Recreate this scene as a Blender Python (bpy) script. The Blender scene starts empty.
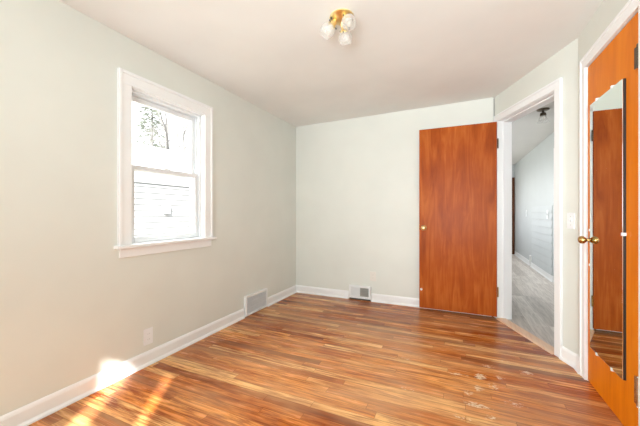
import bpy, bmesh, math, random
from mathutils import Vector, Matrix

random.seed(7)
S = bpy.context.scene
COL = S.collection

# ------------------------------------------------------------------ camera, world, lights, exposure
CAM_H = 1.10
cam_data = bpy.data.cameras.new('camera')
cam_data.sensor_width = 36.0
cam_data.lens = 303.0 / 640.0 * 36.0
cam_data.clip_start = 0.02
cam = bpy.data.objects.new('camera', cam_data)
cam.location = (0, 0, CAM_H)
cam.rotation_euler = (math.radians(90), 0, math.atan(137.5 / 303.0))
COL.objects.link(cam)
S.camera = cam

S.view_settings.view_transform = 'Standard'
S.view_settings.look = 'None'
S.view_settings.gamma = 1.0
S.view_settings.use_curve_mapping = False
S.view_settings.exposure = 0.60

world = bpy.data.worlds.new('overcast_sky')
S.world = world
world.use_nodes = True
_bg = world.node_tree.nodes['Background']
_bg.inputs['Color'].default_value = (0.93, 0.97, 1.0, 1)
_bg.inputs['Strength'].default_value = 2.0

SUN_DIR = Vector((-0.46, 0.66, -0.445))      # the way the sunlight travels


def light(name, kind, loc, direction, energy, color=(1, 1, 1), size=None, angle=None, spread=None):
    d = bpy.data.lights.new(name, kind)
    d.energy = energy
    d.color = color
    if size:
        d.shape = 'RECTANGLE'
        d.size, d.size_y = size
    if spread:
        d.spread = math.radians(spread)
    if angle is not None:
        d.angle = angle
    o = bpy.data.objects.new(name, d)
    o.location = loc
    o.rotation_euler = Vector(direction).to_track_quat('-Z', 'Y').to_euler()
    COL.objects.link(o)
    return o


light('sun', 'SUN', (6, -8, 8), SUN_DIR, 14.5, (1.0, 0.96, 0.90), angle=math.radians(1.0))
# unseen fill lamps added at the rear, side and hall windows
light('rear_fill', 'AREA', (0.02, -1.54, 1.40), (-0.03, 1, -0.03), 6.6, (0.95, 1.0, 1.04), size=(1.1, 1.1), spread=75)  # added fill lamp just inside the rear wall
light('rear_ceiling_fill', 'AREA', (0.0, -1.50, 0.90), (0.06, 0.84, 0.54), 29, (0.88, 1.0, 1.08), size=(1.4, 0.5), spread=110)  # added up-tilted fill lamp to brighten the ceiling
light('side_high_fill', 'AREA', (-3.15, 1.69, 2.85), (0.75, 0.0, -0.66), 60, (0.95, 1.0, 1.03), size=(1.3, 1.0))  # added fill lamp above the side window, out of sight
light('side_closet_fill', 'AREA', (-3.4, 1.28, 1.75), (1.0, 0.24, -0.26), 12, (0.95, 1.0, 1.03), size=(0.8, 0.8), spread=120)  # added fill lamp aimed through the side window at the closet door
light('hall_fill', 'AREA', (0.24, 6.9, 1.65), (0.36, 0.0, -0.95), 5, (0.95, 0.98, 1.0), size=(4.8, 1.25))  # added fill lamp outside the unseen hall window


# ------------------------------------------------------------------ node helpers
def srgb(r, g, b):
    f = lambda c: (c / 255 / 12.92) if c / 255 <= 0.04045 else ((c / 255 + 0.055) / 1.055) ** 2.4
    return (f(r), f(g), f(b), 1)


class NT:
    def __init__(self, name):
        self.m = bpy.data.materials.new(name)
        self.m.use_nodes = True
        self.t = self.m.node_tree
        self.b = self.t.nodes['Principled BSDF']
        self.out = self.t.nodes['Material Output']

    def n(self, kind, **kw):
        x = self.t.nodes.new(kind)
        for k, v in kw.items():
            setattr(x, k, v)
        return x

    def l(self, a, b):
        self.t.links.new(a, b)

    def put(self, sock, v):
        if hasattr(v, 'is_output') or isinstance(v, bpy.types.NodeSocket):
            self.l(v, sock)
        else:
            sock.default_value = v

    def math(self, op, a, b=0.0, c=0.0):
        x = self.n('ShaderNodeMath', operation=op)
        for i, v in enumerate((a, b, c)):
            self.put(x.inputs[i], v)
        return x.outputs[0]

    def vec(self, x, y, z):
        c = self.n('ShaderNodeCombineXYZ')
        for i, v in enumerate((x, y, z)):
            self.put(c.inputs[i], v)
        return c.outputs[0]

    def noise(self, v, scale, detail=4, rough=0.55, dist=0.0):
        x = self.n('ShaderNodeTexNoise')
        self.l(v, x.inputs['Vector'])
        x.inputs['Scale'].default_value = scale
        x.inputs['Detail'].default_value = detail
        x.inputs['Roughness'].default_value = rough
        x.inputs['Distortion'].default_value = dist
        return x.outputs['Fac']

    def ramp(self, f, stops, interp='LINEAR'):
        x = self.n('ShaderNodeValToRGB')
        x.color_ramp.interpolation = interp
        e = x.color_ramp.elements
        while len(e) < len(stops):
            e.new(0.5)
        for i, (p, c) in enumerate(stops):
            e[i].position = p
            e[i].color = c if not isinstance(c, float) else (c, c, c, 1)
        self.l(f, x.inputs[0])
        return x.outputs[0]

    def mix(self, f, a, b, blend='MIX'):
        x = self.n('ShaderNodeMix', data_type='RGBA', blend_type=blend)
        self.put(x.inputs['Factor'], f)
        self.put(x.inputs['A'], a)
        self.put(x.inputs['B'], b)
        return x.outputs['Result']

    def bump(self, h, strength=0.2, dist=0.002):
        x = self.n('ShaderNodeBump')
        x.inputs['Strength'].default_value = strength
        x.inputs['Distance'].default_value = dist
        self.l(h, x.inputs['Height'])
        self.l(x.outputs[0], self.b.inputs['Normal'])

    def pos(self):
        g = self.n('ShaderNodeNewGeometry')
        s = self.n('ShaderNodeSeparateXYZ')
        self.l(g.outputs['Position'], s.inputs[0])
        return g.outputs['Position'], s.outputs

    def objco(self):
        g = self.n('ShaderNodeTexCoord')
        s = self.n('ShaderNodeSeparateXYZ')
        self.l(g.outputs['Object'], s.inputs[0])
        return g.outputs['Object'], s.outputs

    def set(self, color=None, rough=None, metal=None, spec=None, coat=None):
        if color is not None:
            self.put(self.b.inputs['Base Color'], color)
        if rough is not None:
            self.put(self.b.inputs['Roughness'], rough)
        if metal is not None:
            self.b.inputs['Metallic'].default_value = metal
        if spec is not None:
            self.b.inputs['Specular IOR Level'].default_value = spec
        if coat is not None:
            self.b.inputs['Coat Weight'].default_value = coat[0]
            self.b.inputs['Coat Roughness'].default_value = coat[1]
        return self


def paint(name, col, rough=0.55, var=0.03, bump=0.06, spec=0.35):
    k = NT(name)
    p, _ = k.pos()
    f = k.noise(p, 1.7, 3)
    dark = tuple(c * (1 - var) for c in col[:3]) + (1,)
    lite = tuple(min(1, c * (1 + var)) for c in col[:3]) + (1,)
    k.set(k.ramp(f, [(0.3, dark), (0.7, lite)]), rough, spec=spec)
    k.bump(k.noise(p, 160, 2), bump, 0.001)
    return k.m


def metal(name, col, rough, var=0.25):
    k = NT(name)
    p, _ = k.objco()
    f = k.noise(p, 35, 3)
    k.set(k.mix(f, tuple(c * (1 - var) for c in col[:3]) + (1,), col), rough, 1.0)
    return k.m


def plastic(name, col, rough=0.4):
    k = NT(name)
    p, _ = k.objco()
    f = k.noise(p, 20, 2)
    k.set(k.mix(f, tuple(c * 0.96 for c in col[:3]) + (1,), col), rough, spec=0.4)
    return k.m


def planks(name, axis, width, length, ramp, grain_dark, grain_amt, gap_col, rough, coat, tone=0.0, worn=False, gap=0.0009, spec=0.5):
    """boards running along an axis, each with its own colour and grain"""
    k = NT(name)
    P, xyz = k.pos()
    u, v = (xyz[0], xyz[1]) if axis == 'X' else (xyz[1], xyz[0])
    rv = k.math('DIVIDE', v, width)
    row = k.math('FLOOR', rv)
    wn = k.n('ShaderNodeTexWhiteNoise', noise_dimensions='1D')
    k.l(row, wn.inputs['W'])
    uu = k.math('ADD', k.math('DIVIDE', u, length), k.math('MULTIPLY', wn.outputs['Value'], 7.31))
    colm = k.math('FLOOR', uu)
    w2 = k.n('ShaderNodeTexWhiteNoise', noise_dimensions='2D')
    k.l(k.vec(row, colm, 0.0), w2.inputs['Vector'])
    rnd = w2.outputs['Value']
    base = k.ramp(rnd, ramp)
    off = k.math('MULTIPLY', rnd, 37.0)
    gv = k.vec(k.math('MULTIPLY', u, 1.6), k.math('MULTIPLY', v, 20.0), off)
    g1 = k.noise(gv, 2.2, 6, 0.62, 0.5)
    gv2 = k.vec(k.math('MULTIPLY', u, 6.0), k.math('MULTIPLY', v, 170.0), off)
    g2 = k.noise(gv2, 1.6, 3, 0.6)
    gm = k.math('ADD', k.math('MULTIPLY', g1, 0.7), k.math('MULTIPLY', g2, 0.3))
    gf = k.ramp(gm, [(0.40, 1.0), (0.56, 0.0)])
    c = k.mix(k.math('MULTIPLY', gf, grain_amt), base, grain_dark, 'MULTIPLY')
    if tone:
        big = k.noise(k.vec(k.math('MULTIPLY', xyz[0], 0.7), k.math('MULTIPLY', xyz[1], 1.6), 3.0), 1.5, 4, 0.6)
        c = k.mix(k.ramp(big, [(0.40, 0.0), (0.66, float(tone))]), c, srgb(222, 176, 128))
        big2 = k.noise(k.vec(k.math('MULTIPLY', xyz[0], 0.8), k.math('MULTIPLY', xyz[1], 5.0), 9.0), 1.3, 4, 0.6)
        c = k.mix(k.ramp(big2, [(0.46, 0.0), (0.66, 0.42)]), c, srgb(150, 66, 22))
    # joints
    fv = k.math('FRACT', rv)
    e1 = k.math('MINIMUM', fv, k.math('SUBTRACT', 1.0, fv))
    fu = k.math('FRACT', uu)
    e2 = k.math('MINIMUM', fu, k.math('SUBTRACT', 1.0, fu))
    j = k.math('MAXIMUM', k.math('LESS_THAN', e1, gap / width), k.math('LESS_THAN', e2, gap / length))
    c = k.mix(k.math('MULTIPLY', j, 0.5), c, gap_col)
    rr = k.math('ADD', rough, k.math('MULTIPLY', k.math('SUBTRACT', g1, 0.5), 0.22))
    if worn:
        # patches where the finish has flaked away
        tot = None
        for cx, cy, rx, ry, a in WORN:
            dx = k.math('DIVIDE', k.math('SUBTRACT', xyz[0], cx), rx)
            dy = k.math('DIVIDE', k.math('SUBTRACT', xyz[1], cy), ry)
            d2 = k.math('ADD', k.math('MULTIPLY', dx, dx), k.math('MULTIPLY', dy, dy))
            g = k.math('MULTIPLY', k.math('POWER', 2.718, k.math('MULTIPLY', d2, -1.0)), a)
            tot = g if tot is None else k.math('MAXIMUM', tot, g)
        fl = k.noise(k.vec(k.math('MULTIPLY', xyz[0], 42), k.math('MULTIPLY', xyz[1], 80), 1.0), 1.0, 5, 0.7)
        msk = k.ramp(k.math('MULTIPLY', fl, tot), [(0.41, 0.0), (0.47, 1.0)])
        c = k.mix(k.math('MULTIPLY', msk, 0.85), c, srgb(226, 204, 172))
        rr = k.math('ADD', rr, k.math('MULTIPLY', msk, 0.3))
    k.set(c, rr, spec=spec, coat=coat)
    h = k.math('SUBTRACT', k.math('MULTIPLY', g1, 0.25), j)
    k.bump(h, 0.12, 0.001)
    return k.m


WORN = [(0.30, 2.05, 0.14, 0.09, 0.80), (0.12, 2.14, 0.06, 0.09, 0.90), (0.26, 2.34, 0.06, 0.05, 0.90), (0.14, 2.30, 0.075, 0.083, 1.0), (0.435, 2.49, 0.068, 0.045, 0.95), (0.00, 2.27, 0.135, 0.038, 0.92), (0.21, 2.20, 0.075, 0.105, 0.86),
        (0.10, 1.95, 0.150, 0.053, 0.96), (0.06, 2.06, 0.075, 0.075, 0.86), (0.20, 2.48, 0.135, 0.060, 0.82), (0.02, 1.80, 0.120, 0.060, 0.82),
        (0.16, 1.86, 0.075, 0.075, 0.84), (-0.35, 2.35, 0.180, 0.060, 0.76), (-0.28, 1.95, 0.150, 0.075, 0.76), (0.32, 2.62, 0.120, 0.045, 0.78)]


def door_wood(name, lo, mid, hi, seed, rough=0.3):
    k = NT(name)
    P, o = k.objco()
    v = k.vec(k.math('MULTIPLY', o[0], 9.0), k.math('MULTIPLY', o[1], 9.0), k.math('ADD', k.math('MULTIPLY', o[2], 1.1), seed))
    f = k.noise(v, 1.3, 5, 0.55, 1.2)
    fine = k.noise(k.vec(k.math('MULTIPLY', o[0], 110), k.math('MULTIPLY', o[1], 110), k.math('MULTIPLY', o[2], 3.5)), 1.0, 3)
    blot = k.noise(k.vec(o[0], o[1], k.math('MULTIPLY', o[2], 0.7)), 3.0, 3)
    m = k.math('ADD', k.math('ADD', k.math('MULTIPLY', f, 0.55), k.math('MULTIPLY', fine, 0.15)), k.math('MULTIPLY', blot, 0.30))
    k.set(k.ramp(m, [(0.30, lo), (0.5, mid), (0.70, hi)]), k.math('ADD', rough - 0.08, k.math('MULTIPLY', blot, 0.16)), spec=0.1, coat=(0.01, 0.2))
    k.bump(f, 0.05, 0.001)
    return k.m


def pane_glass(name, tint=(1, 1, 1, 1)):
    k = NT(name)
    k.t.nodes.remove(k.b)
    tr = k.n('ShaderNodeBsdfTransparent')
    tr.inputs[0].default_value = tint
    gl = k.n('ShaderNodeBsdfGlossy')
    gl.inputs['Roughness'].default_value = 0.02
    fr = k.n('ShaderNodeFresnel')
    fr.inputs[0].default_value = 1.4
    mx = k.n('ShaderNodeMixShader')
    ge = k.n('ShaderNodeNewGeometry')
    k.l(k.math('MULTIPLY', fr.outputs[0], k.math('SUBTRACT', 1.0, ge.outputs['Backfacing'])), mx.inputs[0]); k.l(tr.outputs[0], mx.inputs[1]); k.l(gl.outputs[0], mx.inputs[2])
    k.l(mx.outputs[0], k.out.inputs[0])
    return k.m


def frosted(name, clear, rough=0.08, col=(0.97, 0.96, 0.93, 1)):
    k = NT(name)
    k.set(col, rough, spec=0.5)
    tr = k.n('ShaderNodeBsdfTransparent')
    tl = k.n('ShaderNodeBsdfTranslucent')
    tl.inputs[0].default_value = col
    a = k.n('ShaderNodeMixShader'); a.inputs[0].default_value = 0.45
    b = k.n('ShaderNodeMixShader'); b.inputs[0].default_value = clear
    k.l(k.b.outputs[0], a.inputs[1]); k.l(tl.outputs[0], a.inputs[2])
    k.l(a.outputs[0], b.inputs[1]); k.l(tr.outputs[0], b.inputs[2])
    k.l(b.outputs[0], k.out.inputs[0])
    return k.m


M = {}
M['wall'] = paint('cream_wall_paint', (0.774, 0.788, 0.726, 1), 0.5)
M['ceil'] = paint('ceiling_paint', (0.86, 0.862, 0.83, 1), 0.7)
M['trim'] = paint('white_trim_paint', (0.93, 0.935, 0.93, 1), 0.3, 0.015, 0.03)
M['vinyl'] = plastic('window_vinyl', (0.85, 0.87, 0.88, 1), 0.35)
M['white_plastic'] = plastic('white_plastic', (0.93, 0.94, 0.94, 1), 0.35)
M['painted_plate'] = paint('painted_over_plate', (0.82, 0.79, 0.72, 1), 0.45)
M['register'] = plastic('white_enamel', (0.92, 0.92, 0.91, 1), 0.3)
M['grey_metal'] = metal('grey_galvanised_metal', (0.62, 0.62, 0.58, 1), 0.45)
M['dark'] = plastic('gap_shade_dark', (0.09, 0.085, 0.075, 1), 0.8)  # dark colour standing in for shade in the vent's bottom gap
M['louvre_back'] = plastic('pale_grey_enamel', (0.74, 0.75, 0.75, 1), 0.5)
M['duct'] = plastic('duct_interior', (0.42, 0.42, 0.40, 1), 0.7)
M['brass'] = metal('polished_brass', (0.96, 0.76, 0.38, 1), 0.28, 0.12)
M['old_brass'] = metal('aged_brass', (0.62, 0.40, 0.15, 1), 0.26)
M['bronze'] = metal('oiled_bronze', (0.16, 0.12, 0.085, 1), 0.4)
M['chrome'] = metal('worn_chrome', (0.80, 0.79, 0.77, 1), 0.22, 0.5)
M['black'] = plastic('black_metal', (0.03, 0.03, 0.03, 1), 0.35)
M['oak'] = planks('oak_strip_floor', 'X', 0.057, 0.95,
                  [(0.0, srgb(126, 56, 14)), (0.22, srgb(186, 98, 34)), (0.48, srgb(220, 132, 56)), (0.76, srgb(236, 158, 82)), (1.0, srgb(250, 200, 130))],
                  srgb(140, 74, 36), 0.95, srgb(70, 34, 12), 0.25, (0.0, 0.12), tone=0.5, worn=True, gap=0.0012, spec=0.24)
M['grey_floor'] = planks('grey_vinyl_floor', 'Y', 0.16, 1.2,
                         [(0.0, srgb(206, 196, 186)), (0.5, srgb(226, 216, 206)), (1.0, srgb(240, 232, 223))],
                         srgb(178, 170, 162), 0.55, srgb(140, 106, 102), 0.38, (0.0, 0.1))
M['threshold'] = planks('threshold_wood', 'Y', 0.5, 3.0, [(0, srgb(242, 206, 174)), (1, srgb(247, 212, 182))], srgb(232, 200, 172), 0.6, srgb(190, 140, 100), 0.4, (0.1, 0.2))
M['door_red'] = door_wood('red_brown_birch', srgb(132, 52, 12), srgb(172, 82, 26), srgb(204, 116, 50), 2.0, 0.36)
M['door_orange'] = door_wood('orange_birch', srgb(212, 110, 8), srgb(229, 127, 15), srgb(240, 146, 30), 9.0, 0.42)
M['door_dark'] = door_wood('dark_brown_wood', srgb(78, 48, 34), srgb(96, 60, 42), srgb(112, 72, 50), 5.0, 0.4)
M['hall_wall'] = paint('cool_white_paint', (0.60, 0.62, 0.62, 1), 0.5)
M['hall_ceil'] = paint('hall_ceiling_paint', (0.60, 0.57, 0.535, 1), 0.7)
M['pane'] = pane_glass('window_glass')
M['frost'] = frosted('frosted_glass', 0.74)
M['bulb'] = frosted('white_bulb_glass', 0.5, 0.3)
M['clear'] = frosted('clear_bowl_glass', 0.80, 0.03)
M['shade'] = frosted('sheer_shade_fabric', 0.32, 0.9, (0.93, 0.92, 0.88, 1))
k = NT('mirror_silver'); k.set((0.80, 0.85, 0.80, 1), 0.015, 1.0); M['mirror'] = k.m


def siding_mat(name, col, pitch):
    k = NT(name)
    p, s = k.pos()
    f = k.noise(p, 3.0, 3)
    k.set(k.mix(f, tuple(c * 0.95 for c in col[:3]) + (1,), col), 0.6)
    return k.m


M['siding'] = siding_mat('white_lap_siding', (0.28, 0.285, 0.29, 1), 0.15)
M['shingle'] = paint('pale_shingles', (0.34, 0.34, 0.34, 1), 0.9, 0.08)
M['soffit'] = paint('grey_fascia', (0.34, 0.345, 0.345, 1), 0.6)
M['bark'] = paint('pale_grey_bark', (0.13, 0.127, 0.123, 1), 0.9, 0.15)
M['needle'] = paint('haze_paled_foliage', (0.33, 0.35, 0.30, 1), 0.9, 0.2)  # foliage colour lightened to stand in for bright haze
M['ground'] = paint('pale_dormant_lawn', (0.45, 0.45, 0.38, 1), 0.95, 0.15)


# ------------------------------------------------------------------ mesh helpers
def box(bm, a, b, bevel=0.0, mat=None):
    lo = [min(a[i], b[i]) for i in range(3)]
    hi = [max(a[i], b[i]) for i in range(3)]
    vs = [bm.verts.new((x, y, z)) for x in (lo[0], hi[0]) for y in (lo[1], hi[1]) for z in (lo[2], hi[2])]
    fs = [bm.faces.new([vs[i] for i in f]) for f in ((0, 1, 3, 2), (4, 6, 7, 5), (0, 4, 5, 1), (2, 3, 7, 6), (0, 2, 6, 4), (1, 5, 7, 3))]
    if bevel:
        es = set(e for f in fs for e in f.edges)
        r = bmesh.ops.bevel(bm, geom=list(es), offset=bevel, segments=2, affect='EDGES', profile=0.5)
        vs = list({v for f in r['faces'] for v in f.verts} | {v for v in vs if v.is_valid})
    if mat is not None:
        bmesh.ops.transform(bm, matrix=mat, verts=[v for v in vs if v.is_valid])
    return vs


def prism(bm, prof, axis, a, b, mat=None):
    """extrude a closed 2-D profile along an axis from a to b; the profile is in the two other axes, in order"""
    def pt(p, t):
        return {'X': (t, p[0], p[1]), 'Y': (p[0], t, p[1]), 'Z': (p[0], p[1], t)}[axis]
    v0 = [bm.verts.new(pt(p, a)) for p in prof]
    v1 = [bm.verts.new(pt(p, b)) for p in prof]
    n = len(prof)
    bm.faces.new(v0); bm.faces.new(v1[::-1])
    for i in range(n):
        bm.faces.new([v0[i], v0[(i + 1) % n], v1[(i + 1) % n], v1[i]])
    if mat is not None:
        bmesh.ops.transform(bm, matrix=mat, verts=v0 + v1)
    return v0 + v1


def lathe(bm, prof, mat=None, seg=24):
    """spin (radius, z) about local z"""
    rings = []
    for r, z in prof:
        if r < 1e-6:
            rings.append([bm.verts.new((0, 0, z))])
        else:
            rings.append([bm.verts.new((r * math.cos(2 * math.pi * i / seg), r * math.sin(2 * math.pi * i / seg), z)) for i in range(seg)])
    for a, b in zip(rings, rings[1:]):
        for i in range(seg):
            q = [a[i % len(a)], a[(i + 1) % len(a)], b[(i + 1) % len(b)], b[i % len(b)]]
            q = list(dict.fromkeys(q))
            if len(q) >= 3:
                bm.faces.new(q)
    vs = [v for r in rings for v in r]
    if mat is not None:
        bmesh.ops.transform(bm, matrix=mat, verts=vs)
    return vs


def tube(bm, pts, r, seg=10, taper=None):
    pts = [Vector(p) for p in pts]
    rings = []
    up = Vector((0.13, 0.21, 0.97))
    for i, p in enumerate(pts):
        d = (pts[min(i + 1, len(pts) - 1)] - pts[max(i - 1, 0)]).normalized()
        x = d.cross(up)
        if x.length < 0.05:
            x = d.cross(Vector((1, 0, 0)))
        x.normalize(); y = d.cross(x)
        rr = r if taper is None else r + (taper - r) * i / (len(pts) - 1)
        rings.append([bm.verts.new(p + (x * math.cos(2 * math.pi * k / seg) + y * math.sin(2 * math.pi * k / seg)) * rr) for k in range(seg)])
    for a, b in zip(rings, rings[1:]):
        for k in range(seg):
            bm.faces.new([a[k], a[(k + 1) % seg], b[(k + 1) % seg], b[k]])
    bm.faces.new(rings[0][::-1]); bm.faces.new(rings[-1])


def aim(loc, d):
    return Matrix.Translation(loc) @ Vector(d).to_track_quat('Z', 'Y').to_matrix().to_4x4()


def mesh(name, bm, mat, parent=None, smooth=False, loc=None, rotz=0.0):
    bmesh.ops.recalc_face_normals(bm, faces=bm.faces[:])
    me = bpy.data.meshes.new(name)
    bm.to_mesh(me); bm.free()
    if smooth:
        for p in me.polygons:
            p.use_smooth = True
    me.materials.append(M[mat] if isinstance(mat, str) else mat)
    o = bpy.data.objects.new(name, me)
    COL.objects.link(o)
    if parent:
        o.parent = parent
    if loc is not None:
        o.location = loc
    o.rotation_euler[2] = rotz
    if smooth:
        md = o.modifiers.new('edges', 'EDGE_SPLIT'); md.split_angle = math.radians(40)
    return o


def tag(o, label, cat, group=None, kind=None):
    o['label'] = label; o['category'] = cat
    if group: o['group'] = group
    if kind: o['kind'] = kind
    return o


def root(name, loc, rotz, label, cat, group=None, kind=None):
    o = bpy.data.objects.new(name, None)
    o.empty_display_size = 0.1
    o.location = loc; o.rotation_euler = (0, 0, rotz)
    COL.objects.link(o)
    return tag(o, label, cat, group, kind)


def boxes(*bs, bevel=0.0):
    bm = bmesh.new()
    for b in bs:
        box(bm, b[0:3], b[3:6], bevel)
    return bm


def dup(r, name=None):
    c = r.copy(); COL.objects.link(c)
    for ch in list(r.children):
        d = ch.copy(); COL.objects.link(d); d.parent = c
        for g in list(ch.children):
            e = g.copy(); COL.objects.link(e); e.parent = d
    return c


# ------------------------------------------------------------------ the setting: room shell
XL, XR, YB, YR = -2.05, 0.775, 3.71, -1.60        # left, right, back, rear wall faces
T0 = Vector((0.392, 3.631)); DV = Vector((0.3826, -0.9239)); NV = Vector((0.9239, 0.3826))
ANG = math.atan2(DV.y, DV.x)                        # the angled wall: local x along it, local y into the hall


def ang(s, n, z=0.0):
    p = T0 + DV * s + NV * n
    return Vector((p.x, p.y, z))


def ceil_z(x):
    return 2.30 + (x - XL) * 0.0141


def slab(name, pts, z0, z1, mat, label, cat, ztop=None):
    bm = bmesh.new()
    a = [bm.verts.new((p[0], p[1], z0(p[0]) if callable(z0) else z0)) for p in pts]
    b = [bm.verts.new((p[0], p[1], z1)) for p in pts]
    bm.faces.new(a); bm.faces.new(b[::-1])
    n = len(pts)
    for i in range(n):
        bm.faces.new([a[i], a[(i + 1) % n], b[(i + 1) % n], b[i]])
    return tag(mesh(name, bm, mat), label, cat, kind='structure')


e0, e1 = ang(-0.10, 0.035), ang(1.06, 0.035)
slab('floor', [(XL - 0.02, YR - 0.02), (XR + 0.02, YR - 0.02), (XR + 0.02, e1.y), (e1.x, e1.y), (e0.x, e0.y), (e0.x, YB + 0.02), (XL - 0.02, YB + 0.02)],
     0.0, -0.10, 'oak', 'worn orange brown oak strip floor of the empty room', 'floor')
h0, h1 = ang(-0.10, 0.0351), ang(1.06, 0.0351)
slab('floor_hall', [(h0.x, h0.y), (h1.x, h1.y), (1.46, 2.62), (1.46, 9.52), (0.33, 9.52), (0.33, 3.80)], 0.0, -0.10, 'grey_floor',
     'grey wood look plank floor of the hall beyond the doorway', 'floor')
c0, c1 = ang(-0.10, 0.055), ang(1.06, 0.055)
slab('ceiling', [(XL - 0.06, YR - 0.06), (XR + 0.05, YR - 0.06), (XR + 0.05, c1.y), (c1.x, c1.y), (c0.x, c0.y), (c0.x, YB + 0.05), (XL - 0.06, YB + 0.05)],
     ceil_z, 2.52, 'ceil', 'plain cream ceiling of the room', 'ceiling')
g0, g1 = ang(-0.10, 0.065), ang(1.06, 0.065)
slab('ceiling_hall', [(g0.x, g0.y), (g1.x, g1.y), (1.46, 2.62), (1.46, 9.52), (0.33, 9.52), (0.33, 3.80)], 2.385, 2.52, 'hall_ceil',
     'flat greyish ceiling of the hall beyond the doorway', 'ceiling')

# left wall with the window opening
WY0, WY1, WZ0, WZ1 = 1.36, 2.02, 0.875, 1.97
T = 0.16
tag(mesh('wall_left', boxes((XL - T, YR - T, -0.05, XL, WY0, 2.45), (XL - T, WY1, -0.05, XL, YB + 0.12, 2.45),
                            (XL - T, WY0, -0.05, XL, WY1, WZ0), (XL - T, WY0, WZ1, XL, WY1, 2.45)), 'wall'),
    'cream painted wall holding the window', 'wall', kind='structure')
tag(mesh('wall_back', boxes((XL, YB, -0.05, 0.35, YB + 0.12, 2.45)), 'wall'), 'cream far wall behind the open red brown door', 'wall', kind='structure')
# angled wall with the doorway (local frame)
OPW, OPH = 0.79, 2.05
tag(mesh('wall_angled', boxes((-0.088, 0, -0.05, -0.02, 0.12, 2.45), (OPW + 0.02, 0, -0.05, 1.003, 0.12, 2.45), (-0.02, 0, OPH + 0.02, OPW + 0.02, 0.12, 2.45)),
         'wall', loc=(T0.x, T0.y, 0), rotz=ANG), 'cream angled wall around the open doorway, carrying the light switch', 'wall', kind='structure')
# right wall with the closet opening
DY0, DY1, DH = 1.890, 2.533, 2.055
tag(mesh('wall_right', boxes((XR, YR - T, -0.05, XR + 0.11, DY0 - 0.02, 2.45), (XR, DY1 + 0.02, -0.05, XR + 0.11, 2.704, 2.45),
                             (XR, DY0 - 0.02, DH + 0.015, XR + 0.11, DY1 + 0.02, 2.45)), 'wall'), 'cream wall around the orange closet door with the mirror', 'wall', kind='structure')
# rear wall (behind the camera): openings for a wide and a narrow shaded window, both added
A0, A1, B0, B1, RZ0, RZ1 = -1.75, -0.45, -0.11, 0.505, 0.85, 2.17
tag(mesh('wall_rear', boxes((XL, YR - T, -0.05, A0, YR, 2.45), (A1, YR - T, -0.05, B0, YR, 2.45), (B1, YR - T, -0.05, XR, YR, 2.45),
                            (A0, YR - T, -0.05, A1, YR, RZ0), (A0, YR - T, RZ1, A1, YR, 2.45), (B0, YR - T, -0.05, B1, YR, RZ0), (B0, YR - T, RZ1, B1, YR, 2.45)), 'wall'),
    'cream wall behind the viewer with openings for two added windows', 'wall', kind='structure')

# hall shell
HX, HY = 1.386, 9.45
bm = bmesh.new()
box(bm, (HX, 2.62, -0.05), (HX + 0.1, HY + 0.1, 2.45))
for i in range(9):                                   # lap boards up to chest height
    z = 0.10 + i * 0.125
    prism(bm, [(HX, z), (HX - 0.016, z + 0.001), (HX - 0.016, z + 0.018), (HX - 0.006, z + 0.124), (HX, z + 0.124)], 'Y', 5.95, 7.40)
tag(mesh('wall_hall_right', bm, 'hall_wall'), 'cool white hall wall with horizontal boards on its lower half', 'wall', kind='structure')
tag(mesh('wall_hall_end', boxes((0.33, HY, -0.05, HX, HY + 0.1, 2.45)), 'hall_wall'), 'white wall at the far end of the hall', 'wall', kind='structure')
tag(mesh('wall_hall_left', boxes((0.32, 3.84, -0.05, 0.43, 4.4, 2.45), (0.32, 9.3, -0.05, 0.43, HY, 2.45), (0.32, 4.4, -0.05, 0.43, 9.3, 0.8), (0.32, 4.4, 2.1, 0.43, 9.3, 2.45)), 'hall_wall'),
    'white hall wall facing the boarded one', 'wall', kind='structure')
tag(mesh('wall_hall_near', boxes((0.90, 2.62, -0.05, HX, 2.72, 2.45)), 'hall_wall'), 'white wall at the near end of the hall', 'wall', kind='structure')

# baseboards: flat board with an eased top and a shoe moulding
BB = [(0.0, 0.0), (0.026, 0.0), (0.024, 0.010), (0.015, 0.019), (0.013, 0.022), (0.013, 0.078), (0.009, 0.090), (0.004, 0.098), (0.0, 0.098)]


def baseboard(name, runs, label, mat='trim', h=1.0):
    """runs: (start, end, towards-room normal side) in plan; profile grows to the left of the run"""
    bm = bmesh.new()
    for (ax, ay), (bx, by) in runs:
        a, b = Vector((ax, ay, 0)), Vector((bx, by, 0))
        d = (b - a)
        L = d.length
        mat4 = Matrix.Translation(a) @ Matrix.Rotation(math.atan2(d.y, d.x), 4, 'Z')
        prism(bm, [(p[0], p[1] * h) for p in BB], 'X', 0, L, mat4)
    return tag(mesh(name, bm, mat), label, 'baseboard', kind='structure')


baseboard('baseboard_left', [((XL, 2.565), (XL, YR)), ((XL, YB), (XL, 2.985))], 'white baseboard under the window wall, sunlit at its near end')
baseboard('baseboard_back', [((-1.275, YB), (XL, YB)), ((0.33, YB), (-0.975, YB))], 'white baseboard along the far wall, broken by the small floor vent')
pa, pb = ang(0.862, 0), ang(1.003, 0)
baseboard('baseboard_angled', [((pb.x, pb.y), (pa.x, pa.y)), ((XR, 2.61), (XR, 2.704))], 'short white baseboard between the doorway and the closet door')
baseboard('baseboard_right', [((XR, YR), (XR, 1.811))], 'white baseboard right of the closet door')
baseboard('baseboard_rear', [((XL, YR), (XR, YR))], 'white baseboard behind the viewer')
baseboard('baseboard_hall', [((HX, 2.72), (HX, 5.60)), ((HX, 5.9), (HX, 7.46)), ((HX, 7.58), (HX, HY))], 'white baseboard along the boarded hall wall')

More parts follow.
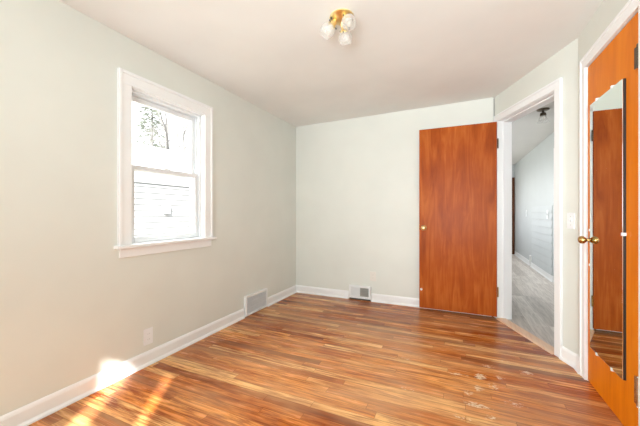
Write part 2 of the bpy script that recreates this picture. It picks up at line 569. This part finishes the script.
# doorway: jambs, stops, casing and threshold, in the angled wall's frame
JR = dict(loc=(T0.x, T0.y, 0), rotz=ANG)
tag(mesh('trim_1', boxes((-0.02, -0.001, 0, 0, 0.125, OPH + 0.02), (0, 0.040, 0, 0.012, 0.125, OPH), (OPW, -0.001, 0, OPW + 0.02, 0.125, OPH + 0.02),
                         (OPW - 0.012, 0.040, 0, OPW, 0.125, OPH), (0, -0.001, OPH, OPW, 0.125, OPH + 0.02), (0.012, 0.040, OPH - 0.012, OPW - 0.012, 0.125, OPH), bevel=0.0015), 'trim', **JR),
    'white jamb lining the open doorway to the hall', 'door frame', kind='structure')


def casing(bm, x0, x1, h, w, t, wl=None, sgn=-1, z0=0.0):
    """two legs and a head with a raised outer band, on the face y=0, growing to -y"""
    wl = w if wl is None else wl
    parts = [((x0 - wl, 0, z0), (x0, sgn * t, h)), ((x1, 0, z0), (x1 + w, sgn * t, h)), ((x0 - wl, 0, h), (x1 + w, sgn * t, h + w))]
    for a, b in parts:
        box(bm, a, b, 0.003)
    bw = 0.018
    box(bm, (x0 - wl, sgn * t * 0.6, z0), (x0 - wl + bw, sgn * (t + 0.006), h + w), 0.003)
    box(bm, (x1 + w - bw, sgn * t * 0.6, z0), (x1 + w, sgn * (t + 0.006), h + w), 0.003)
    box(bm, (x0 - wl + bw, sgn * t * 0.6, h + w - bw), (x1 + w - bw, sgn * (t + 0.006), h + w), 0.003)


bm = bmesh.new(); casing(bm, -0.004, OPW + 0.004, OPH + 0.004, 0.070, 0.015, 0.062)
tag(mesh('trim_2', bm, 'trim', **JR), 'white casing around the open doorway to the hall', 'door frame', kind='structure')
bm = bmesh.new()
prism(bm, [(-0.030, 0.0), (-0.030, 0.004), (-0.016, 0.012), (0.060, 0.012), (0.075, 0.004), (0.075, 0.0)], 'X', 0.0, OPW)
tag(mesh('trim_3', bm, 'threshold', **JR), 'pale wooden threshold strip in the open doorway', 'threshold', kind='structure')

# closet door casing: local frame turned so that -y points into the room (world -X)
CR = dict(loc=(XR, 0, 0), rotz=-math.pi / 2)         # local x = -world Y, local -y = world -X
bm = bmesh.new(); casing(bm, -DY1 - 0.004, -DY0 + 0.004, DH + 0.004, 0.072, 0.014)
tag(mesh('trim_4', bm, 'trim', **CR), 'white casing around the orange closet door', 'door frame', kind='structure')
tag(mesh('trim_5', boxes((-DY1 - 0.02, 0, 0, -DY1 - 0.002, 0.10, DH + 0.015), (-DY0 + 0.002, 0, 0, -DY0 + 0.02, 0.10, DH + 0.015), (-DY1 - 0.02, 0.0, DH + 0.002, -DY0 + 0.02, 0.10, DH + 0.015),
                         (-DY1 - 0.002, 0.05, 0, -DY0 + 0.002, 0.07, DH)), 'trim', **CR),
    'white jamb behind the orange closet door', 'door frame', kind='structure')


# ------------------------------------------------------------------ windows
def sash(parent, name, y0, y1, z0, z1, x, stile, top, bottom, th=0.034):
    bm = bmesh.new()
    a, b = x - th / 2, x + th / 2
    box(bm, (a, y0, z0), (b, y0 + stile, z1), 0.003); box(bm, (a, y1 - stile, z0), (b, y1, z1), 0.003)
    box(bm, (a, y0 + stile, z0), (b, y1 - stile, z0 + bottom), 0.003); box(bm, (a, y0 + stile, z1 - top), (b, y1 - stile, z1), 0.003)
    s = mesh(name, bm, 'vinyl', parent)
    mesh('pane', boxes((x - 0.003, y0 + stile, z0 + bottom, x + 0.003, y1 - stile, z1 - top)), 'pane', s)
    return s


w = root('window_1', (XL, (WY0 + WY1) / 2, 0.80), 0, 'white double hung window in the cream left wall, bright daylight outside', 'window', kind='structure')
oy = -(WY0 + WY1) / 2; oz = -0.80


def wl(bm):
    bmesh.ops.translate(bm, verts=bm.verts[:], vec=(0, oy, oz)); return bm


W0, W1 = WY0, WY1
bm = bmesh.new()
cw, ct = 0.090, 0.018
for a, b in (((0, W0 - cw, 0.885), (ct, W0, WZ1)), ((0, W1, 0.885), (ct, W1 + cw, WZ1)), ((0, W0 - cw, WZ1), (ct, W1 + cw, WZ1 + cw))):
    box(bm, a, b, 0.003)
bw = 0.022
box(bm, (0.010, W0 - cw, 0.885), (ct + 0.008, W0 - cw + bw, WZ1 + cw), 0.003)
box(bm, (0.010, W1 + cw - bw, 0.885), (ct + 0.008, W1 + cw, WZ1 + cw), 0.003)
box(bm, (0.010, W0 - cw + bw, WZ1 + cw - bw), (ct + 0.008, W1 + cw - bw, WZ1 + cw), 0.003)
mesh('casing', wl(bm), 'trim', w)
mesh('stool', wl(boxes((-0.045, W0 - cw - 0.022, 0.862, 0.045, W1 + cw + 0.028, 0.885), bevel=0.005)), 'trim', w)
mesh('apron', wl(boxes((0, W0 - cw + 0.01, 0.800, 0.016, W1 + cw - 0.01, 0.862), bevel=0.003)), 'trim', w)
mesh('jamb', wl(boxes((-T, W0, 0.885, 0, W0 + 0.006, WZ1), (-T, W1 - 0.006, 0.885, 0, W1, WZ1), (-T, W0, WZ1 - 0.006, 0, W1, WZ1), (-T, W0, 0.87, -0.045, W1, 0.885))), 'trim', w)
f0, f1 = W0 + 0.006, W1 - 0.006
mesh('track', wl(boxes((-0.13, f0, 0.885, -0.025, f0 + 0.014, WZ1 - 0.006), (-0.13, f1 - 0.014, 0.885, -0.025, f1, WZ1 - 0.006), (-0.13, f0, WZ1 - 0.022, -0.025, f1, WZ1 - 0.006),
                       (-0.032, f0 + 0.014, 0.885, -0.025, f0 + 0.020, WZ1 - 0.02), (-0.032, f1 - 0.020, 0.885, -0.025, f1 - 0.014, WZ1 - 0.02))), 'vinyl', w)
mesh('track_seal', wl(boxes((-0.060, f0 + 0.014, 0.89, -0.056, f0 + 0.017, WZ1 - 0.025), (-0.060, f1 - 0.017, 1.44, -0.056, f1 - 0.014, WZ1 - 0.025))), 'grey_metal', w)
up = bmesh.new()
s0, s1 = f0 + 0.016, f1 - 0.016
us = sash(w, 'upper_sash', s0 + oy, s1 + oy, 1.405 + oz, WZ1 - 0.024 + oz, -0.098, 0.036, 0.036, 0.034)
ls = sash(w, 'lower_sash', s0 + oy, s1 + oy, 0.887 + oz, 1.442 + oz, -0.058, 0.036, 0.034, 0.042)
bm = bmesh.new()
ym = (W0 + W1) / 2 + oy
box(bm, (-0.070, ym - 0.03, 1.442 + oz), (-0.045, ym + 0.03, 1.449 + oz), 0.002)
box(bm, (-0.062, ym - 0.012, 1.449 + oz), (-0.052, ym + 0.022, 1.458 + oz), 0.002)
mesh('latch', bm, 'white_plastic', ls)
bm = bmesh.new(); box(bm, (-0.044, f1 - 0.030 + oy, 1.84 + oz), (-0.026, f1 - 0.014 + oy, 1.90 + oz), 0.004)
mesh('balance_shoe', bm, 'white_plastic', w)


def plain_window(name, x0, x1, z0, z1, label):
    r = root(name, ((x0 + x1) / 2, YR, z0), 0, label, 'window', kind='structure')
    hx, hz = (x1 - x0) / 2, z1 - z0
    bm = bmesh.new()
    for a, b in (((-hx, -0.13, 0), (-hx + 0.045, -0.07, hz)), ((hx - 0.045, -0.13, 0), (hx, -0.07, hz)), ((-hx, -0.13, 0), (hx, -0.07, 0.045)), ((-hx, -0.13, hz - 0.045), (hx, -0.07, hz))):
        box(bm, a, b)
    mesh('frame', bm, 'vinyl', r)
    mesh('pane', boxes((-hx + 0.045, -0.103, 0.045, hx - 0.045, -0.097, hz - 0.045)), 'pane', r)
    bm = bmesh.new(); casing(bm, -hx, hx, hz, 0.08, 0.018, sgn=1, z0=-0.02)
    mesh('casing', bm, 'trim', r)
    return r


plain_window('added_window_2', A0, A1, RZ0, RZ1, 'unseen wide window added behind the viewer for daylight')  # unseen window added so daylight can enter from behind
plain_window('added_window_3', B0, B1, RZ0, RZ1, 'unseen narrow window added behind the viewer for sun, with a sheer shade')  # unseen window added to let the sun in from behind
sh = root('roller_shade', (0.15, YR + 0.022, RZ1 + 0.03), 0, 'unseen sheer roller shade over the added narrow window, sized to shape the sun streaks', 'shade')  # unseen shade whose side gaps shape the sun streaks on the floor
mesh('fabric', boxes((-0.15, -0.001, -1.38, 0.15, 0.001, 0.0)), 'shade', sh)
bm = bmesh.new(); lathe(bm, [(0, -0.16), (0.014, -0.16), (0.014, 0.16), (0, 0.16)], aim((0, 0.0, 0.0), (1, 0, 0)), 16)
mesh('roller', bm, 'white_plastic', sh, True)
r4 = root('added_window_4', (0.375, 6.85, 0.8), 0, 'unseen window added in the hall wall for daylight', 'window', kind='structure')  # unseen window added to let daylight into the hall
mesh('frame', boxes((-0.03, -2.45, 0, 0.03, -2.4, 1.3), (-0.03, 2.4, 0, 0.03, 2.45, 1.3), (-0.03, -2.4, 0, 0.03, 2.4, 0.05), (-0.03, -2.4, 1.25, 0.03, 2.4, 1.3)), 'vinyl', r4)
mesh('pane', boxes((-0.003, -2.4, 0.05, 0.003, 2.4, 1.25)), 'pane', r4)



# ------------------------------------------------------------------ doors
def knob_bm(bm, base, d, knob_r=0.026, length=0.062, rose=0.027):
    prof = [(0, 0), (rose, 0), (rose, 0.004), (rose * 0.8, 0.008), (0.011, 0.010), (0.0095, 0.016), (0.0095, length - 1.75 * knob_r),
            (knob_r * 0.6, length - 1.55 * knob_r), (knob_r * 0.95, length - 1.1 * knob_r), (knob_r, length - 0.75 * knob_r), (knob_r * 0.9, length - 0.35 * knob_r), (knob_r * 0.55, length - 0.06 * knob_r), (0, length)]
    lathe(bm, prof, aim(base, d), 24)


def hinge_bm(bm, x, y, z0, z1, leaf_dir, leaf=0.03, r=0.0065):
    n = 5
    for i in range(n):
        a = z0 + (z1 - z0) * i / n; b = z0 + (z1 - z0) * (i + 1) / n
        lathe(bm, [(0, a + 0.0006), (r, a + 0.0006), (r, b - 0.0006), (0, b - 0.0006)], Matrix.Translation((x, y, 0)), 12)
    lathe(bm, [(0, z1), (r * 0.9, z1), (r * 1.05, z1 + 0.003), (r * 0.5, z1 + 0.008), (0, z1 + 0.009)], Matrix.Translation((x, y, 0)), 12)
    lathe(bm, [(0, z0 - 0.007), (r * 0.5, z0 - 0.006), (r * 1.05, z0 - 0.003), (r * 0.9, z0), (0, z0)], Matrix.Translation((x, y, 0)), 12)
    for lx, ly in leaf_dir:
        ex, ey = x + lx * leaf, y + ly * leaf
        if abs(lx) > abs(ly):
            box(bm, (x, y - 0.001, z0), (ex, y + 0.001, z1))
        else:
            box(bm, (x - 0.001, y, z0), (x + 0.001, ey, z1))


# open door, swung back to the far wall: local x from the hinge edge to the free edge, +y faces the room
DW = 0.770
d1 = root('door_1', (0.372, 3.62, 0), math.pi, 'red brown wooden door standing open against the far wall', 'door', kind='structure')
mesh('door_panel', boxes((0, -0.035, 0.022, DW, 0, 2.048), bevel=0.0015), 'door_red', d1)
bm = bmesh.new(); knob_bm(bm, (DW - 0.050, 0, 0.930), (0, 1, 0), 0.029, 0.058, 0.031); kn = mesh('knob', bm, 'brass', d1, True)
bm = bmesh.new(); knob_bm(bm, (DW - 0.048, -0.035, 0.930), (0, -1, 0), 0.022, 0.045); mesh('knob', bm, 'brass', d1, True)
mesh('latch_plate', boxes((DW - 0.001, -0.029, 0.895, DW + 0.0015, -0.006, 0.965)), 'old_brass', d1)
for z, m in ((1.775, 'bronze'), (0.235, 'old_brass')):
    bm = bmesh.new(); hinge_bm(bm, -0.0085, 0.002, z, z + 0.09, [(0, -1)], 0.03, 0.0065)
    mesh('hinge', bm, m, d1, True)
bm = bmesh.new()
lathe(bm, [(0, 0), (0.013, 0), (0.013, 0.004), (0.011, 0.012), (0.006, 0.015), (0, 0.015)], aim((DW - 0.022, 0, 0.232), (0, 1, 0)), 16)
bu = mesh('bumper', bm, 'white_plastic', d1, True); bu['label'] = 'small white round bumper low on the door'

# closed closet door: local x = -world Y, so it runs from the latch edge to the hinge edge; -y faces the room
d2 = root('door_2', (XR, (DY0 + DY1) / 2, 0), -math.pi / 2, 'orange wooden closet door standing closed, with a long mirror on it', 'door', kind='structure')
hw = (DY1 - DY0) / 2
mesh('door_panel', boxes((-hw + 0.002, 0.002, 0.008, hw - 0.002, 0.037, DH - 0.003), bevel=0.0015), 'door_orange', d2)
bm = bmesh.new(); knob_bm(bm, (-hw + 0.055, 0.002, 0.927), (0, -1, 0), 0.025, 0.066, 0.026)
mesh('knob', bm, 'old_brass', d2, True)
for z, m, l in ((1.782, 'bronze', 'dark bronze hinge'), (0.200, 'chrome', 'worn bright hinge')):
    bm = bmesh.new(); hinge_bm(bm, hw - 0.006, -0.008, z, z + 0.10 + (0.03 if z < 1 else 0), [(-1, 0)], 0.036, 0.0075)
    h = mesh('hinge', bm, m, d2, True); h['label'] = l
# closet back so the doorway is closed off
# far brown door at the end of the hall
d3 = root('door_3', (0.95, HY, 0), 0, 'dark brown door at the far end of the hall', 'door', kind='structure')
mesh('door_panel', boxes((-0.42, -0.045, 0.01, 0.425, -0.005, 2.04), bevel=0.002), 'door_dark', d3)
bm = bmesh.new(); knob_bm(bm, (-0.36, -0.045, 0.93), (0, -1, 0)); mesh('knob', bm, 'old_brass', d3, True)
# white door frame on the boarded hall wall
d4 = root('door_4', (HX, 5.30, 0), math.pi / 2, 'white door in the hall wall just past the doorway', 'door', kind='structure')
mesh('door_panel', boxes((-0.36, 0.004, 0.01, 0.40, 0.012, 2.03), bevel=0.002), 'trim', d4)
bm = bmesh.new(); casing(bm, -0.40, 0.44, 2.04, 0.07, 0.016, sgn=1); mesh('casing', bm, 'trim', d4)
bm = bmesh.new(); lathe(bm, [(0, 0), (0.012, 0), (0.012, 0.004), (0, 0.005)], aim((0.475, 0.016, 0.76), (0, 1, 0)), 12); mesh('strike', bm, 'bronze', d4)

# ------------------------------------------------------------------ mirror on the closet door
MY0, MY1, MZ0, MZ1 = 2.035, 2.452, 0.252, 1.782
mr = root('wall_mirror', (XR + 0.002, (MY0 + MY1) / 2, MZ0), -math.pi / 2, 'tall frameless mirror clipped to the orange closet door', 'mirror')
mw = (MY1 - MY0) / 2; mh = MZ1 - MZ0
mesh('backing', boxes((-mw, -0.011, 0, mw, 0, mh)), 'black', mr)
mesh('mirror_glass', boxes((-mw + 0.0005, -0.0145, 0.0005, mw - 0.0005, -0.011, mh - 0.0005), bevel=0.0008), 'mirror', mr)
for x, z, s in ((-mw + 0.10, mh, 1), (mw - 0.12, mh, 1), (-mw + 0.10, 0, -1), (mw - 0.12, 0, -1)):
    bm = bmesh.new()
    box(bm, (x - 0.007, -0.018, z - s * 0.006), (x + 0.007, -0.0147, z + s * 0.004), 0.001)
    box(bm, (x - 0.007, -0.018, z + s * 0.001), (x + 0.007, -0.0005, z + s * 0.010), 0.001)
    mesh('clip', bm, 'white_plastic', mr)
for x, z in ((-mw, 0.74), (mw, 0.74), (-mw, 0.52)):
    s = -1 if x < 0 else 1
    bm = bmesh.new(); box(bm, (x - s * 0.008, -0.018, z - 0.008), (x + s * 0.006, -0.0145, z + 0.008), 0.0015)
    box(bm, (x + s * 0.001, -0.018, z - 0.008), (x + s * 0.007, -0.0005, z + 0.008), 0.0015)
    mesh('clip', bm, 'white_plastic', mr)


# ------------------------------------------------------------------ wall plates
def outlet(loc, rotz, label, mat, group='electrical outlets', w=0.072, h=0.117):
    """local -y faces the room"""
    r = root('electrical_outlet', loc, rotz, label, 'outlet', group)
    mesh('cover_plate', boxes((-w / 2, -0.006, 0, w / 2, 0, h), bevel=0.0025), mat, r)
    for z in (h / 2 - 0.0195, h / 2 + 0.0195):
        bm = bmesh.new()
        prism(bm, [(0.0165 * math.cos(t), z + 0.0145 * math.sin(t)) for t in [2 * math.pi * i / 16 for i in range(16)]], 'Y', -0.0085, -0.0058)
        s = mesh('socket', bm, mat, r)
        mesh('slot', boxes((-0.0075, -0.0088, z - 0.004, -0.0055, -0.0083, z + 0.005), (0.0055, -0.0088, z - 0.004, 0.0075, -0.0083, z + 0.005)), 'duct', s)
    bm = bmesh.new(); lathe(bm, [(0, 0), (0.003, 0), (0.003, 0.001), (0, 0.0015)], aim((0, -0.006, h / 2), (0, -1, 0)), 10)
    mesh('screw', bm, mat, r)
    return r


outlet((XL, 1.49, 0.145), math.pi / 2, 'white electrical outlet low on the left wall beneath the window', 'white_plastic')
outlet((-0.958, YB, 0.252), 0, 'cream painted electrical outlet on the far wall above the small vent', 'painted_plate', w=0.078)
p = ang(0.945, 0, 0.985)
sw = root('light_switch', p, ANG, 'white light switch between the doorway and the closet door', 'light switch')
mesh('cover_plate', boxes((-0.036, -0.006, 0, 0.036, 0, 0.117), bevel=0.0025), 'white_plastic', sw)
mesh('toggle', boxes((-0.005, -0.016, 0.055, 0.005, -0.005, 0.072), bevel=0.0015), 'white_plastic', sw)
for z in (0.028, 0.089):
    bm = bmesh.new(); lathe(bm, [(0, 0), (0.003, 0), (0.003, 0.001), (0, 0.0015)], aim((0, -0.006, z), (0, -1, 0)), 10); mesh('screw', bm, 'grey_metal', sw)


# ------------------------------------------------------------------ vents
def register_frame(bm, w, h, b, t):
    for a, c in (((-w / 2, -t, 0), (-w / 2 + b, 0, h)), ((w / 2 - b, -t, 0), (w / 2, 0, h)), ((-w / 2 + b, -t, 0), (w / 2 - b, 0, b)), ((-w / 2 + b, -t, h - b), (w / 2 - b, 0, h))):
        box(bm, a, c, 0.002)


# the long white register on the left wall
v = root('wall_vent', (XL, 2.775, 0.008), math.pi / 2, 'long white wall vent set in the baseboard under the left wall', 'vent', 'wall vents')
bm = bmesh.new(); register_frame(bm, 0.40, 0.212, 0.022, 0.028); mesh('frame', bm, 'register', v)
mesh('back_panel', boxes((-0.18, -0.006, 0.02, 0.18, -0.001, 0.192)), 'louvre_back', v)
bm = bmesh.new()
n = 22
for i in range(n):
    x = -0.175 + 0.35 * (i + 0.5) / n
    box(bm, (-0.0015, -0.010, 0.020), (0.0015, 0.010, 0.192), 0, Matrix.Translation((x, -0.016, 0)) @ Matrix.Rotation(math.radians(-20), 4, 'Z'))
for z in (0.075, 0.135):
    box(bm, (-0.18, -0.020, z), (0.18, -0.010, z + 0.004))
mesh('louvres', bm, 'register', v)
mesh('damper_lever', boxes((-0.004, -0.042, 0.10, 0.004, -0.02, 0.118), bevel=0.0015), 'register', v)

# the small one on the far wall
v = root('wall_vent', (-1.125, YB, 0.020), 0, 'small wall vent with grey grille in the far wall baseboard', 'vent', 'wall vents')
bm = bmesh.new(); register_frame(bm, 0.280, 0.160, 0.024, 0.022); mesh('frame', bm, 'register', v)
mesh('back_panel', boxes((-0.112, -0.004, 0.028, 0.112, -0.001, 0.144)), 'duct', v)
bm = bmesh.new()
n = 13
for i in range(n):
    x = -0.112 + 0.112 * (i + 0.5) / n
    box(bm, (-0.0016, -0.008, 0.028), (0.0016, 0.008, 0.144), 0, Matrix.Translation((x, -0.012, 0)) @ Matrix.Rotation(math.radians(-42), 4, 'Z'))
lv = mesh('louvres', bm, 'register', v); lv['label'] = 'left half of the grille, louvres nearly shut'
bm = bmesh.new()
for i in range(9):
    x = 0.112 * (i + 0.5) / 9
    box(bm, (x - 0.0012, -0.016, 0.028), (x + 0.0012, -0.006, 0.144))
for i in range(5):
    z = 0.028 + 0.116 * (i + 0.5) / 5
    box(bm, (0, -0.019, z - 0.002), (0.112, -0.014, z + 0.002))
lv = mesh('louvres', bm, 'grey_metal', v); lv['label'] = 'right half of the grille, open and darker'
mesh('gap_shade_strip', boxes((-0.135, -0.014, -0.0195, 0.135, -0.001, 0.0)), 'dark', v)  # dark strip put in for the shade in the gap under the vent

# hall vent and plates
v = root('wall_vent', (HX - 0.0, 7.52, 0.02), -math.pi / 2, 'small white vent low on the hall wall', 'vent', 'wall vents')
v.rotation_euler = (0, 0, -math.pi / 2)
bm = bmesh.new(); register_frame(bm, 0.12, 0.20, 0.018, 0.02); mesh('frame', bm, 'register', v)
mesh('grille', boxes((-0.045, -0.01, 0.015, 0.045, -0.001, 0.185)), 'grey_metal', v)
for y, z, lab in ((7.95, 1.02, 'white switch plate far along the hall wall'), (6.18, 1.0, 'white switch plate on the hall wall boards nearest the doorway')):
    s = root('light_switch', (HX - (0.013 if y < 7 else 0), y, z), -math.pi / 2, lab, 'light switch', 'hall switch plates')
    mesh('cover_plate', boxes((-0.04, -0.008, 0, 0.04, 0.0, 0.15), bevel=0.0025), 'white_plastic', s)
    mesh('toggle', boxes((-0.005, -0.018, 0.066, 0.005, -0.007, 0.084), bevel=0.0015), 'white_plastic', s)

# ------------------------------------------------------------------ brass ceiling light with three glass shades
LX, LY = -0.655, 1.77
LZ = ceil_z(LX)
cl = root('ceiling_light', (LX, LY, LZ), 0, 'brass ceiling light with three frosted glass shades', 'ceiling light')
bm = bmesh.new()
lathe(bm, [(0, 0.004), (0.074, 0.002), (0.076, -0.006), (0.070, -0.012), (0.058, -0.016), (0.050, -0.024), (0.036, -0.032), (0.022, -0.037), (0.010, -0.040), (0, -0.040)], None, 36)
mesh('ceiling_plate', bm, 'brass', cl, True)
bm = bmesh.new()
lathe(bm, [(0, -0.036), (0.010, -0.038), (0.007, -0.046), (0.011, -0.052), (0.008, -0.060), (0.004, -0.066), (0.0035, -0.085), (0.006, -0.090), (0.004, -0.097), (0, -0.099)], None, 16)
mesh('finial', bm, 'brass', cl, True)
CA = math.atan(137.5 / 303.0)
for deg in (180, 70, -66):
    a = math.radians(deg) + CA
    dr = Vector((math.cos(a), math.sin(a), 0))
    ax = (dr * 0.62 + Vector((0, 0, -1)) * 0.78).normalized()
    st = dr * 0.036 + Vector((0, 0, -0.020))
    bm = bmesh.new()
    lathe(bm, [(0, -0.006), (0.012, -0.006), (0.013, 0.010), (0.018, 0.014), (0.019, 0.034), (0.026, 0.038), (0.027, 0.046), (0.022, 0.047), (0, 0.047)], aim(st, ax), 20)
    sk = mesh('socket', bm, 'brass', cl, True)
    for q in (0, 1, 2):
        bm = bmesh.new()
        lathe(bm, [(0, 0), (0.003, 0), (0.003, 0.008), (0.0045, 0.009), (0.0045, 0.012), (0, 0.012)], aim(st, ax) @ Matrix.Rotation(2 * math.pi * q / 3 + 0.5, 4, 'Z') @ Matrix.Translation((0.026, 0, 0.042)) @ Matrix.Rotation(math.pi / 2, 4, 'Y'), 8)
        mesh('thumbscrew', bm, 'black', sk)
    bm = bmesh.new()
    ou = [(0.021, 0.036), (0.024, 0.046), (0.036, 0.056), (0.043, 0.070), (0.045, 0.086), (0.042, 0.102), (0.036, 0.114), (0.034, 0.121)]
    lathe(bm, ou + [(0.032, 0.121), (0.034, 0.113), (0.040, 0.101), (0.043, 0.086), (0.041, 0.071), (0.034, 0.058), (0.022, 0.048)], aim(st, ax), 28)
    g = mesh('glass_shade', bm, 'frost', cl, True)
    bm = bmesh.new()
    lathe(bm, [(0, 0.046), (0.011, 0.047), (0.012, 0.058), (0.021, 0.072), (0.024, 0.083), (0.020, 0.096), (0.011, 0.103), (0, 0.105)], aim(st, ax), 20)
    mesh('bulb', bm, 'bulb', sk, True)
# two black cap nuts on the rim of the plate
for sgn in (1, -1):
    q = Vector((math.cos(CA + 0.15) * 0.066 * sgn, math.sin(CA + 0.15) * 0.066 * sgn, -0.012))
    bm = bmesh.new(); lathe(bm, [(0, 0), (0.006, 0), (0.006, -0.008), (0.003, -0.012), (0, -0.012)], Matrix.Translation(q), 10)
    mesh('cap_nut', bm, 'black', cl)

# hall light: bronze canopy with a clear glass bell
hl = root('ceiling_light', (0.965, 4.56, 2.385), 0, 'small dark bronze ceiling light with a clear glass bell in the hall', 'ceiling light')
bm = bmesh.new(); lathe(bm, [(0, 0.002), (0.066, 0.002), (0.068, -0.008), (0.060, -0.016), (0.030, -0.022), (0, -0.022)], None, 28); mesh('ceiling_plate', bm, 'bronze', hl, True)
bm = bmesh.new(); lathe(bm, [(0, -0.020), (0.012, -0.020), (0.012, -0.040), (0.030, -0.048), (0.034, -0.072), (0.028, -0.082), (0, -0.082)], None, 20); mesh('socket', bm, 'bronze', hl, True)
bm = bmesh.new()
ou = [(0.030, -0.078), (0.036, -0.090), (0.046, -0.115), (0.058, -0.145), (0.070, -0.160)]
lathe(bm, ou + [(r - 0.003, z) for r, z in reversed(ou)], None, 28); mesh('glass_shade', bm, 'clear', hl, True)
bm = bmesh.new(); lathe(bm, [(0, -0.082), (0.012, -0.083), (0.020, -0.105), (0.022, -0.118), (0.014, -0.134), (0, -0.138)], None, 18); mesh('bulb', bm, 'bulb', hl, True)

# ------------------------------------------------------------------ outdoors, seen through the window
slab('lawn', [(-22, -8), (XL - T - 0.02, -8), (XL - T - 0.02, 22), (-22, 22)], -0.6, -0.8, 'ground', 'pale lawn outside the window', 'lawn')
nb = root('neighbour_house', (-7.0, 6.0, -0.6), 0, 'white sided house next door seen through the window', 'house')
bm = bmesh.new()
box(bm, (-5.0, -5.0, 0), (-0.02, 7.0, 2.50))
for i in range(17):
    z = i * 0.147
    prism(bm, [(-0.021, z), (0.026, z), (0.0, z + 0.147), (-0.021, z + 0.147)], 'Y', -5.0, 7.0)
mesh('siding_wall', bm, 'siding', nb)
bm = bmesh.new()
prism(bm, [(0.07, 2.49), (0.07, 2.53), (-2.5, 3.98), (-5.4, 2.53), (-5.4, 2.49), (-2.5, 3.93)], 'Y', -5.3, 7.3)
mesh('roof', bm, 'shingle', nb)
mesh('fascia', boxes((0.04, -5.3, 2.44, 0.06, 7.3, 2.50), (0.0, -5.3, 2.46, 0.04, 7.3, 2.48)), 'soffit', nb)
ub = boxes((0.0, -0.52, 1.68, 0.10, -0.33, 1.90), bevel=0.01)
mesh('meter_box', ub, 'soffit', nb)


def tree(loc, h, label, conifer, seed, spread=0.5):
    rnd = random.Random(seed)
    t = root('bare_tree' if not conifer else 'evergreen_tree', loc, 0, label, 'tree', 'trees beyond the house next door')
    bm = bmesh.new()
    tube(bm, [(0, 0, 0), (0.1, 0.05, h * 0.4), (0.02, 0.12, h * 0.75), (0.0, 0.1, h)], 0.16, 8, 0.02)
    mesh('trunk', bm, 'bark', t, True)
    bm = bmesh.new()
    if conifer:
        for i in range(1800):
            z = rnd.uniform(0.15, 1.0)
            rr = (1 - z) * h * 0.26 + 0.15
            a = rnd.uniform(0, 6.283); r = rr * math.sqrt(rnd.random())
            c = Vector((r * math.cos(a), r * math.sin(a), z * h - 0.3 * r))
            d = Vector((math.cos(a), math.sin(a), rnd.uniform(-0.5, 0.2))).normalized()
            s = d.cross(Vector((0, 0, 1))).normalized()
            L, W = rnd.uniform(0.25, 0.5), rnd.uniform(0.06, 0.13)
            vs = [bm.verts.new(p) for p in (c, c + d * L * 0.5 + s * W, c + d * L, c + d * L * 0.5 - s * W)]
            bm.faces.new(vs)
        mesh('foliage', bm, 'needle', t)
    else:
        def grow(p, d, L, r, n):
            q = p + d * L
            mid = p + d * L * 0.5 + Vector((rnd.uniform(-1, 1), rnd.uniform(-1, 1), 0.3)) * L * 0.06
            tube(bm, [p, mid, q], r, 5, r * 0.6)
            if n:
                for _ in range(rnd.choice((2, 3))):
                    nd = (d + Vector((rnd.uniform(-1, 1), rnd.uniform(-1, 1), rnd.uniform(-0.1, 0.7))) * spread).normalized()
                    grow(q, nd, L * rnd.uniform(0.6, 0.85), r * 0.6, n - 1)
        for i in range(6):
            grow(Vector((0.05, 0.08, h * (0.3 + 0.11 * i))), Vector((rnd.uniform(-1, 1), rnd.uniform(-1, 1), 1.0)).normalized(), h * 0.18, 0.05, 3)
        mesh('branches', bm, 'bark', t)


tree((-20.5, 15.1, -0.6), 10.8, 'pale evergreen tree at the left of the upper window pane', True, 3)
tree((-15.3, 13.35, -0.6), 7.6, 'bare tree at the right of the upper window pane', False, 5)
tree((-12.8, 10.2, -0.6), 6.5, 'bare tree in the middle of the upper window pane', False, 11)
